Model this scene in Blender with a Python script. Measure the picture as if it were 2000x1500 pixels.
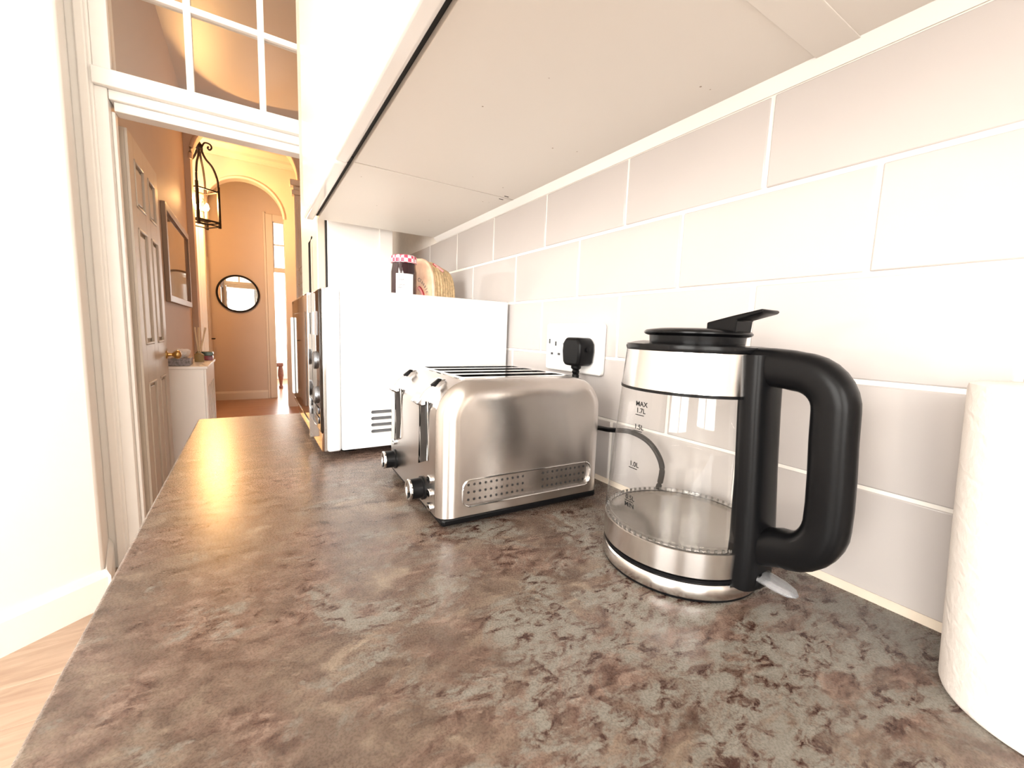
import bpy, bmesh, math, random
from mathutils import Vector, Matrix
random.seed(7)
PI = math.pi
for o in list(bpy.data.objects): bpy.data.objects.remove(o)
S = bpy.context.scene
C = S.collection
UP = 0.9                      # everything is laid out with the worktop at z = 0 and raised by UP at the end

# ------------------------------------------------------------------ camera
yaw, pitch, roll, FPX = 0.5626, -0.1197, 0.0361, 812.0
cy, sy, cp, sp = math.cos(yaw), math.sin(yaw), math.cos(pitch), math.sin(pitch)
fw = Vector((sy*cp, cy*cp, sp)); r0 = Vector((cy, -sy, 0)); u0 = r0.cross(fw)
rt = r0*math.cos(roll) + u0*math.sin(roll); upv = u0*math.cos(roll) - r0*math.sin(roll)
cam = bpy.data.cameras.new('camera'); co = bpy.data.objects.new('camera', cam); C.objects.link(co)
cam.sensor_width = 36; cam.lens = FPX/2000*36; cam.clip_start = 0.01; cam.clip_end = 200
M = Matrix((rt, upv, -fw)).transposed().to_4x4(); M.translation = Vector((-0.4967, 0, 0.2399 + UP))
co.matrix_world = M
S.camera = co

# ------------------------------------------------------------------ world, daylight, exposure
W = bpy.data.worlds.new('world'); S.world = W; W.use_nodes = True
bg = W.node_tree.nodes['Background']; bg.inputs[0].default_value = (1.0, 0.985, 0.96, 1); bg.inputs[1].default_value = 4.0
def area(name, loc, direction, sx, sz, watts, col):
    l = bpy.data.lights.new(name, 'AREA'); l.shape = 'RECTANGLE'; l.size = sx; l.size_y = sz; l.energy = watts; l.color = col
    o = bpy.data.objects.new(name, l); C.objects.link(o); o.location = loc
    o.rotation_euler = Vector(direction).to_track_quat('-Z', 'Y').to_euler()
    return o
DAY = (1.0, 0.965, 0.93)
area('daylight_rear_window', (-1.75, -2.32, 0.80), (0, 1, 0), 1.7, 1.7, 105, DAY)
area('daylight_side_window', (-3.12, -0.85, 0.75), (1, 0, 0), 1.6, 1.7, 125, DAY)
area('daylight_far_room', (0.15, 10.4, 0.6), (0, -1, 0), 1.9, 2.2, 130, DAY)
S.cycles.max_bounces = 10; S.cycles.diffuse_bounces = 5; S.cycles.glossy_bounces = 5; S.cycles.transparent_max_bounces = 12
S.view_settings.view_transform = 'Standard'; S.view_settings.look = 'None'
S.view_settings.exposure = 0.2; S.view_settings.gamma = 1.0; S.view_settings.use_curve_mapping = False

# ------------------------------------------------------------------ materials
MATS = {}
def mat(name, col=(.8,.8,.8), rough=.5, metal=0., spec=.5, **k):
    m = bpy.data.materials.new(name); m.use_nodes = True; MATS[name] = m
    b = m.node_tree.nodes['Principled BSDF']
    b.inputs['Base Color'].default_value = (*col, 1); b.inputs['Roughness'].default_value = rough
    b.inputs['Metallic'].default_value = metal; b.inputs['Specular IOR Level'].default_value = spec
    for kk, v in k.items():
        s = b.inputs[kk.replace('_', ' ')]
        s.default_value = (*v, 1) if isinstance(v, tuple) and len(v) == 3 else v
    return m
def N(m, t, **k):
    n = m.node_tree.nodes.new(t)
    for a, v in k.items():
        if a in n.inputs.keys(): n.inputs[a].default_value = v
        else: setattr(n, a, v)
    return n
def L(m, a, b): m.node_tree.links.new(a, b)
def coord(m, scale=(1,1,1), rot=(0,0,0), kind='Object'):
    t = N(m, 'ShaderNodeTexCoord'); mp = N(m, 'ShaderNodeMapping'); mp.inputs['Scale'].default_value = scale; mp.inputs['Rotation'].default_value = rot
    L(m, t.outputs[kind], mp.inputs['Vector']); return mp.outputs['Vector']
def noise(m, vec, scale, detail=4., rough=.55, dist=0.):
    n = N(m, 'ShaderNodeTexNoise'); n.inputs['Scale'].default_value = scale; n.inputs['Detail'].default_value = detail
    n.inputs['Roughness'].default_value = rough; n.inputs['Distortion'].default_value = dist
    L(m, vec, n.inputs['Vector']); return n.outputs['Fac']
def ramp(m, fac, stops):
    n = N(m, 'ShaderNodeValToRGB'); e = n.color_ramp.elements
    e[0].position = stops[0][0]; e[0].color = (*stops[0][1], 1); e[1].position = stops[-1][0]; e[1].color = (*stops[-1][1], 1)
    for p, c in stops[1:-1]:
        x = e.new(p); x.color = (*c, 1)
    L(m, fac, n.inputs['Fac']); return n.outputs['Color']
def mix(m, fac, a, b, mode='MIX'):
    n = N(m, 'ShaderNodeMix', data_type='RGBA', blend_type=mode)
    for s, v in ((n.inputs[0], fac), (n.inputs[6], a), (n.inputs[7], b)):
        if isinstance(v, (int, float)): s.default_value = v
        elif isinstance(v, tuple): s.default_value = (*v, 1)
        else: L(m, v, s)
    return n.outputs[2]
def B(m): return m.node_tree.nodes['Principled BSDF']
def bump(m, h, strength, dist=.001):
    n = N(m, 'ShaderNodeBump'); n.inputs['Strength'].default_value = strength; n.inputs['Distance'].default_value = dist
    L(m, h, n.inputs['Height']); L(m, n.outputs['Normal'], B(m).inputs['Normal'])
def speckled(name, col, rough, var=.04, scale=30, **k):
    m = mat(name, col, rough, **k); v = coord(m)
    c = ramp(m, noise(m, v, scale), [(.3, tuple(x*(1-var) for x in col)), (.7, tuple(min(1, x*(1+var)) for x in col))])
    L(m, c, B(m).inputs['Base Color']); return m

white_wall = speckled('white_wall_paint', (.86,.84,.81), .7, .012, 6)
white_gloss = speckled('white_gloss_paint', (.88,.86,.83), .28, .01, 12)
cab_white = speckled('white_gloss_cabinet', (.88,.86,.84), .10, .008, 9)
under = speckled('cabinet_underside', (.80,.765,.715), .45, .015, 14)
v = coord(under); vo = N(under, 'ShaderNodeTexVoronoi'); vo.inputs['Scale'].default_value = 26; L(under, v, vo.inputs['Vector'])
spk = ramp(under, vo.outputs['Distance'], [(.03, (.30,.22,.16)), (.045, (.80,.765,.715))]); L(under, spk, B(under).inputs['Base Color'])
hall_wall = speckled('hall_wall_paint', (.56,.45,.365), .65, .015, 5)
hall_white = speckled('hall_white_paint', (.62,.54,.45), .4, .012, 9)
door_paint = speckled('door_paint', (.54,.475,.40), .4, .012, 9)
tile_m = speckled('pale_ceramic_tile', (.505,.47,.455), .11, .02, 5, spec=.36)
h = noise(tile_m, coord(tile_m), 9, 1); bump(tile_m, h, .25, .0012)
grout = speckled('white_grout', (.84,.80,.75), .8, .03, 60)
cream_grout = speckled('cream_sealant', (.74,.65,.54), .7, .03, 60)
black_gap = mat('shade_and_joint_black', (.012,.011,.011), .7)  # flat black for joints and holes, and for painted shade in cabinet door gaps
plastic_white = mat('white_plastic', (.88,.87,.86), .25)
black_plastic = speckled('black_plastic', (.0045,.0045,.005), .30, .1, 300, spec=.13)
black_satin = mat('black_satin', (.004,.004,.0045), .22, spec=.16)
chrome = mat('chrome', (.70,.70,.70), .08, 1.); dark_steel = mat('dark_steel', (.22,.23,.25), .25, 1.)
brass = mat('aged_brass', (.55,.36,.14), .28, 1.)
iron = mat('black_iron', (.010,.007,.006), .6, 0., .2)
mirror_m = mat('mirror_glass', (.92,.93,.93), .01, 1.)
mw_white = mat('microwave_enamel', (.86,.865,.87), .3)
glass_dark = mat('dark_door_glass', (.020,.012,.008), .03, spec=.4)
dark_in = mat('dark_interior', (.03,.03,.03), .45, .5)
wood_dark = speckled('dark_carved_wood', (.17,.05,.025), .35, .2, 40)

def steel(name, col, rough, aniso, axis=None, streak=(4,4,400)):
    m = mat(name, col, rough, 1.); b = B(m); b.inputs['Anisotropic'].default_value = aniso
    if axis == 'radial':
        t = N(m, 'ShaderNodeTangent', direction_type='RADIAL', axis='Z'); L(m, t.outputs[0], b.inputs['Tangent']); b.inputs['Anisotropic Rotation'].default_value = .25
    elif axis is not None:
        t = N(m, 'ShaderNodeVectorTransform', vector_type='VECTOR', convert_from='OBJECT', convert_to='WORLD'); t.inputs[0].default_value = axis
        L(m, t.outputs[0], b.inputs['Tangent'])
    c = ramp(m, noise(m, coord(m), 14, 1), [(.3, tuple(x*.99 for x in col)), (.7, tuple(min(1, x*1.01) for x in col))]); L(m, c, b.inputs['Base Color'])
    return m
steel_x = steel('brushed_steel_panel', (.56,.525,.50), .27, .8, (0,0,1), (3,3,300))
steel_f = steel('brushed_steel_front', (.60,.565,.54), .28, .5, (0,.3,1), (3,3,300))
steel_r = steel('brushed_steel_round', (.66,.63,.61), .22, .7, 'radial', (3,3,300))
steel_p = steel('spun_steel_plate', (.42,.39,.36), .24, .8, 'radial', (60,60,1))

def glass(name, tint, base=.05):
    m = bpy.data.materials.new(name); m.use_nodes = True; nt = m.node_tree; nt.nodes.remove(B(m))
    t = N(m, 'ShaderNodeBsdfTransparent'); t.inputs[0].default_value = (*tint, 1)
    g = N(m, 'ShaderNodeBsdfGlossy'); g.inputs['Roughness'].default_value = .015
    lw = N(m, 'ShaderNodeLayerWeight'); lw.inputs['Blend'].default_value = .5
    pw = N(m, 'ShaderNodeMath', operation='POWER'); pw.inputs[1].default_value = 5.; L(m, lw.outputs['Facing'], pw.inputs[0])
    sh_ = N(m, 'ShaderNodeMath', operation='MULTIPLY_ADD'); sh_.inputs[1].default_value = .9; sh_.inputs[2].default_value = base; L(m, pw.outputs[0], sh_.inputs[0])
    x = N(m, 'ShaderNodeMixShader'); L(m, sh_.outputs[0], x.inputs[0]); L(m, t.outputs[0], x.inputs[1]); L(m, g.outputs[0], x.inputs[2])
    L(m, x.outputs[0], nt.nodes['Material Output'].inputs['Surface']); return m
kglass = glass('kettle_glass', (.965,.965,.96)); pane_glass = glass('window_glass', (.97,.97,.96))

def emit(name, col, s):
    m = mat(name, col, .4); B(m).inputs['Emission Color'].default_value = (*col, 1); B(m).inputs['Emission Strength'].default_value = s; return m
bulb_m = emit('candle_bulb', (1.0,.72,.36), 40)

# worktop laminate: brown stone with grey-green and rust patches
top_m = mat('stone_laminate', (.1,.08,.07), .3)
v = coord(top_m, (1,1,1), (0,0,.5)); vs = coord(top_m, (1.0,1.7,1), (0,0,.75))
mid = noise(top_m, vs, 22, 9, .72, 1.0); fine = noise(top_m, vs, 62, 7, .70, .7); grain = noise(top_m, v, 620, 2, .6)
base = ramp(top_m, mid, [(.30, (.045,.024,.017)), (.41, (.100,.065,.047)), (.50, (.150,.105,.079)), (.58, (.215,.160,.120)), (.68, (.33,.265,.20))])
rust = ramp(top_m, fine, [(.37, (.055,.024,.016)), (.48, (.140,.084,.063)), (.62, (.27,.19,.15))])
grey = ramp(top_m, fine, [(.39, (.050,.022,.016)), (.445, (.150,.105,.082)), (.50, (.215,.195,.165)), (.72, (.28,.262,.23))])
fb = ramp(top_m, noise(top_m, vs, 5.5, 6, .68, .8), [(.46, (0,0,0)), (.58, (1,1,1))])
tc = N(top_m, 'ShaderNodeTexCoord'); sp_ = N(top_m, 'ShaderNodeSeparateXYZ'); L(top_m, tc.outputs['Object'], sp_.inputs[0])
# the print of the laminate gets greyer towards one end of the board
mr = N(top_m, 'ShaderNodeMapRange'); mr.inputs[1].default_value = .75; mr.inputs[2].default_value = .05; mr.inputs[3].default_value = -.07; mr.inputs[4].default_value = .045; L(top_m, sp_.outputs['Y'], mr.inputs[0])
mx = N(top_m, 'ShaderNodeMapRange'); mx.inputs[1].default_value = -.5; mx.inputs[2].default_value = -.25; mx.inputs[3].default_value = -.05; mx.inputs[4].default_value = .02; L(top_m, sp_.outputs['X'], mx.inputs[0])
ad1 = N(top_m, 'ShaderNodeMath', operation='ADD'); L(top_m, mr.outputs[0], ad1.inputs[0]); L(top_m, mx.outputs[0], ad1.inputs[1])
ad2 = N(top_m, 'ShaderNodeMath', operation='ADD'); L(top_m, ad1.outputs[0], ad2.inputs[0]); L(top_m, noise(top_m, vs, 9, 8, .74, 1.2), ad2.inputs[1])
fm = ramp(top_m, ad2.outputs[0], [(.485, (0,0,0)), (.57, (1,1,1))])
c1 = mix(top_m, fb, base, rust); c2 = mix(top_m, fm, c1, grey)
vo = N(top_m, 'ShaderNodeTexVoronoi'); vo.inputs['Scale'].default_value = 48; vo.inputs['Randomness'].default_value = 1
wr = N(top_m, 'ShaderNodeVectorMath', operation='ADD'); nz = N(top_m, 'ShaderNodeTexNoise'); nz.inputs['Scale'].default_value = 60
sc = N(top_m, 'ShaderNodeVectorMath', operation='SCALE'); sc.inputs['Scale'].default_value = .03
L(top_m, vs, nz.inputs['Vector']); L(top_m, nz.outputs['Color'], sc.inputs[0]); L(top_m, vs, wr.inputs[0]); L(top_m, sc.outputs[0], wr.inputs[1]); L(top_m, wr.outputs[0], vo.inputs['Vector'])
fl = ramp(top_m, vo.outputs['Distance'], [(.10, (1,1,1)), (.18, (0,0,0))]); keep = ramp(top_m, noise(top_m, v, 11, 2), [(.55, (0,0,0)), (.60, (.7,.7,.7))])
c3 = mix(top_m, mix(top_m, 1., fl, keep, 'MULTIPLY'), c2, (.27,.20,.155))
gr = ramp(top_m, grain, [(.3, (.66,.66,.66)), (.7, (.96,.96,.96))]); c4 = mix(top_m, 1., c3, gr, 'MULTIPLY')
L(top_m, c4, B(top_m).inputs['Base Color'])
rr = ramp(top_m, grain, [(.3, (.23,.23,.23)), (.7, (.33,.33,.33))]); L(top_m, rr, B(top_m).inputs['Roughness'])
bump(top_m, grain, .10, .0004)

def wood(name, c0, c1, rough):
    m = mat(name, c0, rough); v = coord(m, (1.2, 9, 9), kind='Object')
    oi = N(m, 'ShaderNodeObjectInfo'); ad = N(m, 'ShaderNodeVectorMath', operation='ADD'); L(m, v, ad.inputs[0])
    ml = N(m, 'ShaderNodeVectorMath', operation='SCALE'); ml.inputs['Scale'].default_value = 7; L(m, oi.outputs['Location'], ml.inputs[0]); L(m, ml.outputs[0], ad.inputs[1])
    n = noise(m, ad.outputs[0], 2.4, 6, .6, 1.2); col = ramp(m, n, [(.30, c0), (.5, tuple((a+b)/2 for a, b in zip(c0, c1))), (.70, c1)])
    L(m, col, B(m).inputs['Base Color']); return m
floor_kit = wood('pale_oak_plank', (.40,.27,.19), (.60,.45,.34), .35)
floor_hall = wood('warm_oak_plank', (.28,.125,.055), (.40,.20,.095), .3)

# ------------------------------------------------------------------ geometry helpers
def box(bm, x0, x1, y0, y1, z0, z1, mtx=None):
    vs = [bm.verts.new(Vector(p)) for p in ((x0,y0,z0),(x1,y0,z0),(x1,y1,z0),(x0,y1,z0),(x0,y0,z1),(x1,y0,z1),(x1,y1,z1),(x0,y1,z1))]
    for f in ((3,2,1,0),(4,5,6,7),(0,1,5,4),(1,2,6,5),(2,3,7,6),(3,0,4,7)): bm.faces.new([vs[i] for i in f])
    if mtx:
        for q in vs: q.co = mtx @ q.co
    return bm
def lathe(bm, prof, n=48, mtx=None, a0=0., a1=2*PI):
    full = abs(a1 - a0 - 2*PI) < 1e-6; cols = n if full else n + 1; rings = []; allv = []
    for r, z in prof:
        if r < 1e-6: rv = [bm.verts.new((0,0,z))]
        else: rv = [bm.verts.new((r*math.cos(a0+(a1-a0)*i/n), r*math.sin(a0+(a1-a0)*i/n), z)) for i in range(cols)]
        rings.append(rv); allv += rv
    for a, b in zip(rings, rings[1:]):
        for i in range(n):
            j = (i+1) % cols
            if len(a) == 1 and len(b) == 1: continue
            if len(a) == 1: bm.faces.new((a[0], b[j], b[i]))
            elif len(b) == 1: bm.faces.new((a[i], a[j], b[0]))
            else: bm.faces.new((a[i], a[j], b[j], b[i]))
    if mtx:
        for q in allv: q.co = mtx @ q.co
    return bm
def tube(bm, pts, rad, n=12, closed=False, sx=1., up=Vector((0,0,1)), caps=True, power=2.):
    pts = [Vector(p) for p in pts]; m = len(pts); rings = []
    for i, p in enumerate(pts):
        if closed: t = pts[(i+1) % m] - pts[i-1]
        else: t = pts[min(i+1, m-1)] - pts[max(i-1, 0)]
        t.normalize(); u = up if abs(t.dot(up)) < .98 else Vector((1,0,0)) if abs(t.x) < .9 else Vector((0,1,0))
        s = t.cross(u).normalized(); w = s.cross(t).normalized(); r = rad[i] if isinstance(rad, (list, tuple)) else rad
        ring = []
        for k in range(n):
            a = 2*PI*k/n; ca, sa = math.cos(a), math.sin(a); e = 2/power
            ring.append(bm.verts.new(p + s*(r*sx*math.copysign(abs(ca)**e, ca)) + w*(r*math.copysign(abs(sa)**e, sa))))
        rings.append(ring)
    for i in range(m if closed else m-1):
        a, b = rings[i], rings[(i+1) % m]
        for k in range(n): bm.faces.new((a[k], a[(k+1) % n], b[(k+1) % n], b[k]))
    if not closed and caps: bm.faces.new(rings[0][::-1]); bm.faces.new(rings[-1])
    return bm
def prism(bm, poly, d0, d1, plane='xz'):
    f = {'xz': lambda a, b, d: (a, d, b), 'yz': lambda a, b, d: (d, a, b), 'xy': lambda a, b, d: (a, b, d)}[plane]
    A = [bm.verts.new(f(a, b, d0)) for a, b in poly]; Bv = [bm.verts.new(f(a, b, d1)) for a, b in poly]; n = len(poly)
    bm.faces.new(A); bm.faces.new(Bv[::-1])
    for i in range(n): bm.faces.new((A[i], Bv[i], Bv[(i+1) % n], A[(i+1) % n]))
    return bm
def rrect(x0, x1, y0, y1, r, n=6):
    out = []
    for cx, cyy, a in ((x1-r, y1-r, 0), (x0+r, y1-r, PI/2), (x0+r, y0+r, PI), (x1-r, y0+r, 1.5*PI)):
        for i in range(n+1): out.append((cx + r*math.cos(a + PI/2*i/n), cyy + r*math.sin(a + PI/2*i/n)))
    return out
def mk(name, bm, m, parent=None, smooth=False, bevel=0., seg=2, loc=None, rz=None):
    bmesh.ops.recalc_face_normals(bm, faces=bm.faces[:])
    me = bpy.data.meshes.new(name); bm.to_mesh(me); bm.free(); me.materials.append(m)
    return mo(name, me, parent, smooth, bevel, seg, loc, rz)
def mo(name, me, parent=None, smooth=False, bevel=0., seg=2, loc=None, rz=None):
    o = bpy.data.objects.new(name, me); C.objects.link(o)
    if parent: o.parent = parent
    if loc: o.location = loc
    if rz is not None: o.rotation_euler.z = rz
    if bevel:
        b = o.modifiers.new('bevel', 'BEVEL'); b.width = bevel; b.segments = seg; b.limit_method = 'ANGLE'; b.angle_limit = .6
    if smooth or bevel:
        me.polygons.foreach_set('use_smooth', [True]*len(me.polygons))
        try: me.set_sharp_from_angle(angle=.7)
        except Exception: pass
    return o
def nb(): return bmesh.new()
def tag(o, label=None, cat=None, group=None, kind=None):
    for k, x in (('label', label), ('category', cat), ('group', group), ('kind', kind)):
        if x: o[k] = x
    return o
def thing(name, label, cat, loc=(0,0,0), rz=0., group=None):
    o = bpy.data.objects.new(name, None); C.objects.link(o); o.empty_display_size = .05; o.location = loc; o.rotation_euler.z = rz
    return tag(o, label, cat, group)
def struct(name, bm, m, label, bevel=0., cat='structure', smooth=False):
    return tag(mk(name, bm, m, None, smooth, bevel), label, cat, None, 'structure')
def cut(o, cutter):
    md = o.modifiers.new('cut', 'BOOLEAN'); md.operation = 'DIFFERENCE'; md.object = cutter; md.solver = 'EXACT'
def bake(o, cutters, angle=.5):
    bpy.context.view_layer.update(); dg = bpy.context.evaluated_depsgraph_get()
    me = bpy.data.meshes.new_from_object(o.evaluated_get(dg)); old = o.data; o.modifiers.clear(); o.data = me
    for c in cutters: bpy.data.objects.remove(c)
    me.polygons.foreach_set('use_smooth', [True]*len(me.polygons)); me.set_sharp_from_angle(angle=angle)
    return o
def text(name, s, size, mtx, m, parent, thick=.00008, bold=0.):
    cu = bpy.data.curves.new('t', 'FONT'); cu.body = s; cu.size = size; cu.align_x = 'CENTER'; cu.align_y = 'CENTER'; cu.extrude = thick; cu.offset = bold
    t = bpy.data.objects.new('t', cu); C.objects.link(t); bpy.context.view_layer.update()
    me = bpy.data.meshes.new_from_object(t.evaluated_get(bpy.context.evaluated_depsgraph_get())); bpy.data.objects.remove(t)
    me.transform(mtx); me.materials.clear(); me.materials.append(m); o = bpy.data.objects.new(name, me); C.objects.link(o); o.parent = parent; return o
FL = -0.9

# ================================================================== STRUCTURE: kitchen
CEIL = 2.0
TW, TH = .2078, .102
wall = struct('wall_right', box(nb(), .0015, .12, -2.2, 2.5, FL, CEIL), grout, 'long kitchen wall behind the worktop, faced with pale tiles', cat='wall')
bm = nb(); g = .0022
box(bm, 0, .006, -TW/2+g, TW/2-g, -TH/2+g, TH/2-g)
tile_o = mk('tile', bm, tile_m, wall, bevel=.0016, seg=2); tile_me = tile_o.data
first = True; rows = [(.104+.102*4-.051+.0005, .0622), (.104+.102*3-.051, .1661), (.104+.102*2-.051, .0622), (.104+.102-.051, .1661), (.104-.051+.001, .0622)]
for z, y0 in rows:
    for k in range(-5, 7):
        yc = y0 + TW*k + TW/2
        if yc > 1.62: continue
        if first: t = tile_o; first = False
        else:
            t = tile_o.copy(); C.objects.link(t); t.parent = wall
        t.location = (random.uniform(-.0003,.0003), yc, z); t.rotation_euler = (0, random.uniform(-.004,.004), random.uniform(-.003,.003))
bd = struct('trim_1', prism(nb(), [(.0,.5115),(-.012,.5235),(.0,.5235)], -.9, 1.25, 'xz'), plastic_white, 'white sealant bead between tiles and wall cabinets', cat='trim')
bd2 = struct('trim_2', prism(nb(), [(.002,.0),(-.006,.0),(.0,.006),(.002,.006)], -1.0, 1.28, 'xz'), cream_grout, 'cream sealant line along the back of the worktop', cat='trim')

# door wall with transom
YD = 2.5
bm = nb()
box(bm, -1.3, -1.01, YD, YD+.12, FL, CEIL); box(bm, -.15, .12, YD, YD+.12, FL, CEIL); box(bm, -1.01, -.15, YD, YD+.12, 2.0-.06, CEIL+.6)
struct('wall_back', bm, white_wall, 'kitchen end wall holding the doorway and the window above it', cat='wall')
tr = struct('trim_3', box(box(box(nb(), -1.0095, -.968, YD-.012, YD+.119, FL, 1.1945), -.19, -.1505, YD-.012, YD+.119, FL, 1.1945), -1.0095, -.1505, YD-.035, YD+.119, 1.195, 1.2615), white_gloss, 'white door lining and transom rail round the doorway', .003, cat='trim')
mk('door_stop', box(box(box(nb(), -.968, -.955, YD+.03, YD+.07, FL, 1.12), -.967, -.191, YD-.004, YD+.10, 1.156, 1.1945), -.9545, -.191, YD+.012, YD+.085, 1.118, 1.1555), white_gloss, tr, bevel=.003)
bm = nb(); box(bm, -1.078, -1.008, YD-.022, YD, FL, CEIL-.02); box(bm, -1.05, -1.018, YD-.034, YD-.0221, FL, CEIL-.02); box(bm, -.15, -.08, YD-.022, YD, FL, CEIL-.02)
struct('trim_4', bm, white_gloss, 'white moulded architrave beside the doorway', .006, cat='trim')
wi = tag(mk('window_1', box(box(box(nb(), -1.008, -.952, YD-.01, YD+.09, 1.262, 1.95), -.20, -.15, YD-.01, YD+.09, 1.262, 1.95), -.9515, -.2005, YD-.009, YD+.089, 1.93, 1.96), white_gloss, None, bevel=.003), 'white glazing-bar window above the doorway', 'window', None, 'structure')
for xa in (-.688, -.407): mk('glazing_bar', box(nb(), xa-.014, xa+.014, YD, YD+.045, 1.262, 1.94), white_gloss, wi, bevel=.004)
mk('glazing_bar', box(nb(), -.955, -.20, YD+.002, YD+.043, 1.605, 1.632), white_gloss, wi, bevel=.004)
for a, b in ((-.952,-.702), (-.674,-.421), (-.393,-.2)):
    for c, d in ((1.262,1.605), (1.632,1.93)): mk('pane', box(nb(), a, b, YD+.022, YD+.025, c, d), pane_glass, wi)

# angled left wall with return and skirting
A0 = Vector((-1.022, 2.17)); dA = Vector((-.77, -.64)).normalized(); A1 = A0 + dA*2.533
struct('wall_left', prism(nb(), [(-1.022,2.17),(-1.079,2.5),(-1.3,2.62),(-3.1,2.62),(-3.1,A1.y),(A1.x,A1.y)], FL, CEIL, 'xy'), white_wall, 'bright white angled wall beside the kitchen doorway', .012, cat='wall')
nA = Vector((.64,-.77)).normalized()
def skirt(bm, pts, nrm, h=.15, t=.016):
    (p, q), n2 = pts, nrm
    prof = [(0,FL),(t,FL),(t,FL+h-.03),(t*.6,FL+h-.012),(t*.35,FL+h),(0,FL+h)]
    ra = [bm.verts.new((p[0]+n2[0]*d, p[1]+n2[1]*d, z)) for d, z in prof]; rb = [bm.verts.new((q[0]+n2[0]*d, q[1]+n2[1]*d, z)) for d, z in prof]
    bm.faces.new(ra); bm.faces.new(rb[::-1])
    for i in range(len(prof)): bm.faces.new((ra[i], rb[i], rb[(i+1) % 6], ra[(i+1) % 6]))
    return bm
bm = nb(); skirt(bm, ((A0.x, A0.y), (A1.x, A1.y)), nA); skirt(bm, ((-1.018, 2.157), (-1.075, 2.478)), (.985, .17))
struct('baseboard_left', bm, white_gloss, 'white skirting board at the foot of the angled wall', cat='skirting board')
# walls behind the camera, with windows
def wall_with_window(name, axis, pos, thick, a0, a1, w0, w1, z0, z1, label, n):
    bm = nb()
    def bb(p, q, za, zb, d0=0., d1=1., b=bm):
        e0, e1 = pos + thick*d0, pos + thick*d1
        if axis == 'y': box(b, p, q, min(e0,e1), max(e0,e1), za, zb)
        else: box(b, min(e0,e1), max(e0,e1), p, q, za, zb)
    bb(a0, w0, FL, CEIL); bb(w1, a1, FL, CEIL); bb(w0, w1, FL, z0); bb(w0, w1, z1, CEIL)
    struct(name, bm, white_wall, label, cat='wall')
    fb_ = nb(); bb(w0, w0+.06, z0, z1, .3, .7, fb_); bb(w1-.06, w1, z0, z1, .3, .7, fb_); bb(w0, w1, z0, z0+.06, .3, .7, fb_); bb(w0, w1, z1-.06, z1, .3, .7, fb_)
    f = tag(mk('window_%d' % n, fb_, white_gloss, None, bevel=.004), 'white framed window in the ' + label, 'window', None, 'structure')
    mb_ = nb(); mid_ = (w0+w1)/2; bb(mid_-.03, mid_+.03, z0+.06, z1-.06, .3, .7, mb_); mk('mullion', mb_, white_gloss, f, bevel=.004)
    tb_ = nb(); zm = (z0+z1)/2; bb(w0+.06, w1-.06, zm-.025, zm+.025, .34, .66, tb_); mk('transom_bar', tb_, white_gloss, f, bevel=.004)
    for p, q in ((w0+.06, mid_-.03), (mid_+.03, w1-.06)):
        for za, zb in ((z0+.06, zm-.025), (zm+.025, z1-.06)):
            pb_ = nb(); bb(p, q, za, zb, .48, .52, pb_); mk('pane', pb_, pane_glass, f)
wall_with_window('wall_front', 'y', -2.2, -.1, -3.1, .12, -2.6, -.9, -.05, 1.65, 'kitchen wall behind the photographer', 2)
wall_with_window('wall_side', 'x', -3.0, -.1, -2.2, A1.y, -1.65, -.05, -.1, 1.6, 'kitchen side wall facing the tiles', 3)
struct('ceiling', box(nb(), -3.1, .12, -2.3, 2.62, CEIL, CEIL+.08), white_wall, 'plain white kitchen ceiling', cat='ceiling')

# floors, laid in planks
fk = struct('floor', box(nb(), -3.1, .12, -2.3, YD+.06, FL-.05, FL-.012), black_gap, 'pale wood plank floor of the kitchen', cat='floor')
bm = nb(); box(bm, -.7495, .7495, -.0945, .0945, -.012, 0); pk = mk('plank', bm, floor_kit, fk, bevel=.0012, seg=1); first = True
for i in range(25):
    for j in range(3):
        p = pk if first else pk.copy()
        if not first: C.objects.link(p); p.parent = fk
        first = False; p.location = (-2.55 + 1.5*j + (.5 if i % 2 else 0.) - .25, -2.2 + .19*(i+.5), FL)
fh = struct('floor_hall', box(nb(), -1.8, .9, YD+.06, 10.6, FL-.05, FL-.012), black_gap, 'warm brown wood plank floor of the hallway', cat='floor')
bm = nb(); box(bm, -1.3495, 1.3495, -.0945, .0945, -.012, 0); pk = mk('plank', bm, floor_hall, fh, bevel=.0012, seg=1); first = True
for i in range(42):
    p = pk if first else pk.copy()
    if not first: C.objects.link(p); p.parent = fh
    first = False; p.location = (-.45, YD+.06 + .19*(i+.5), FL)

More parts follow.
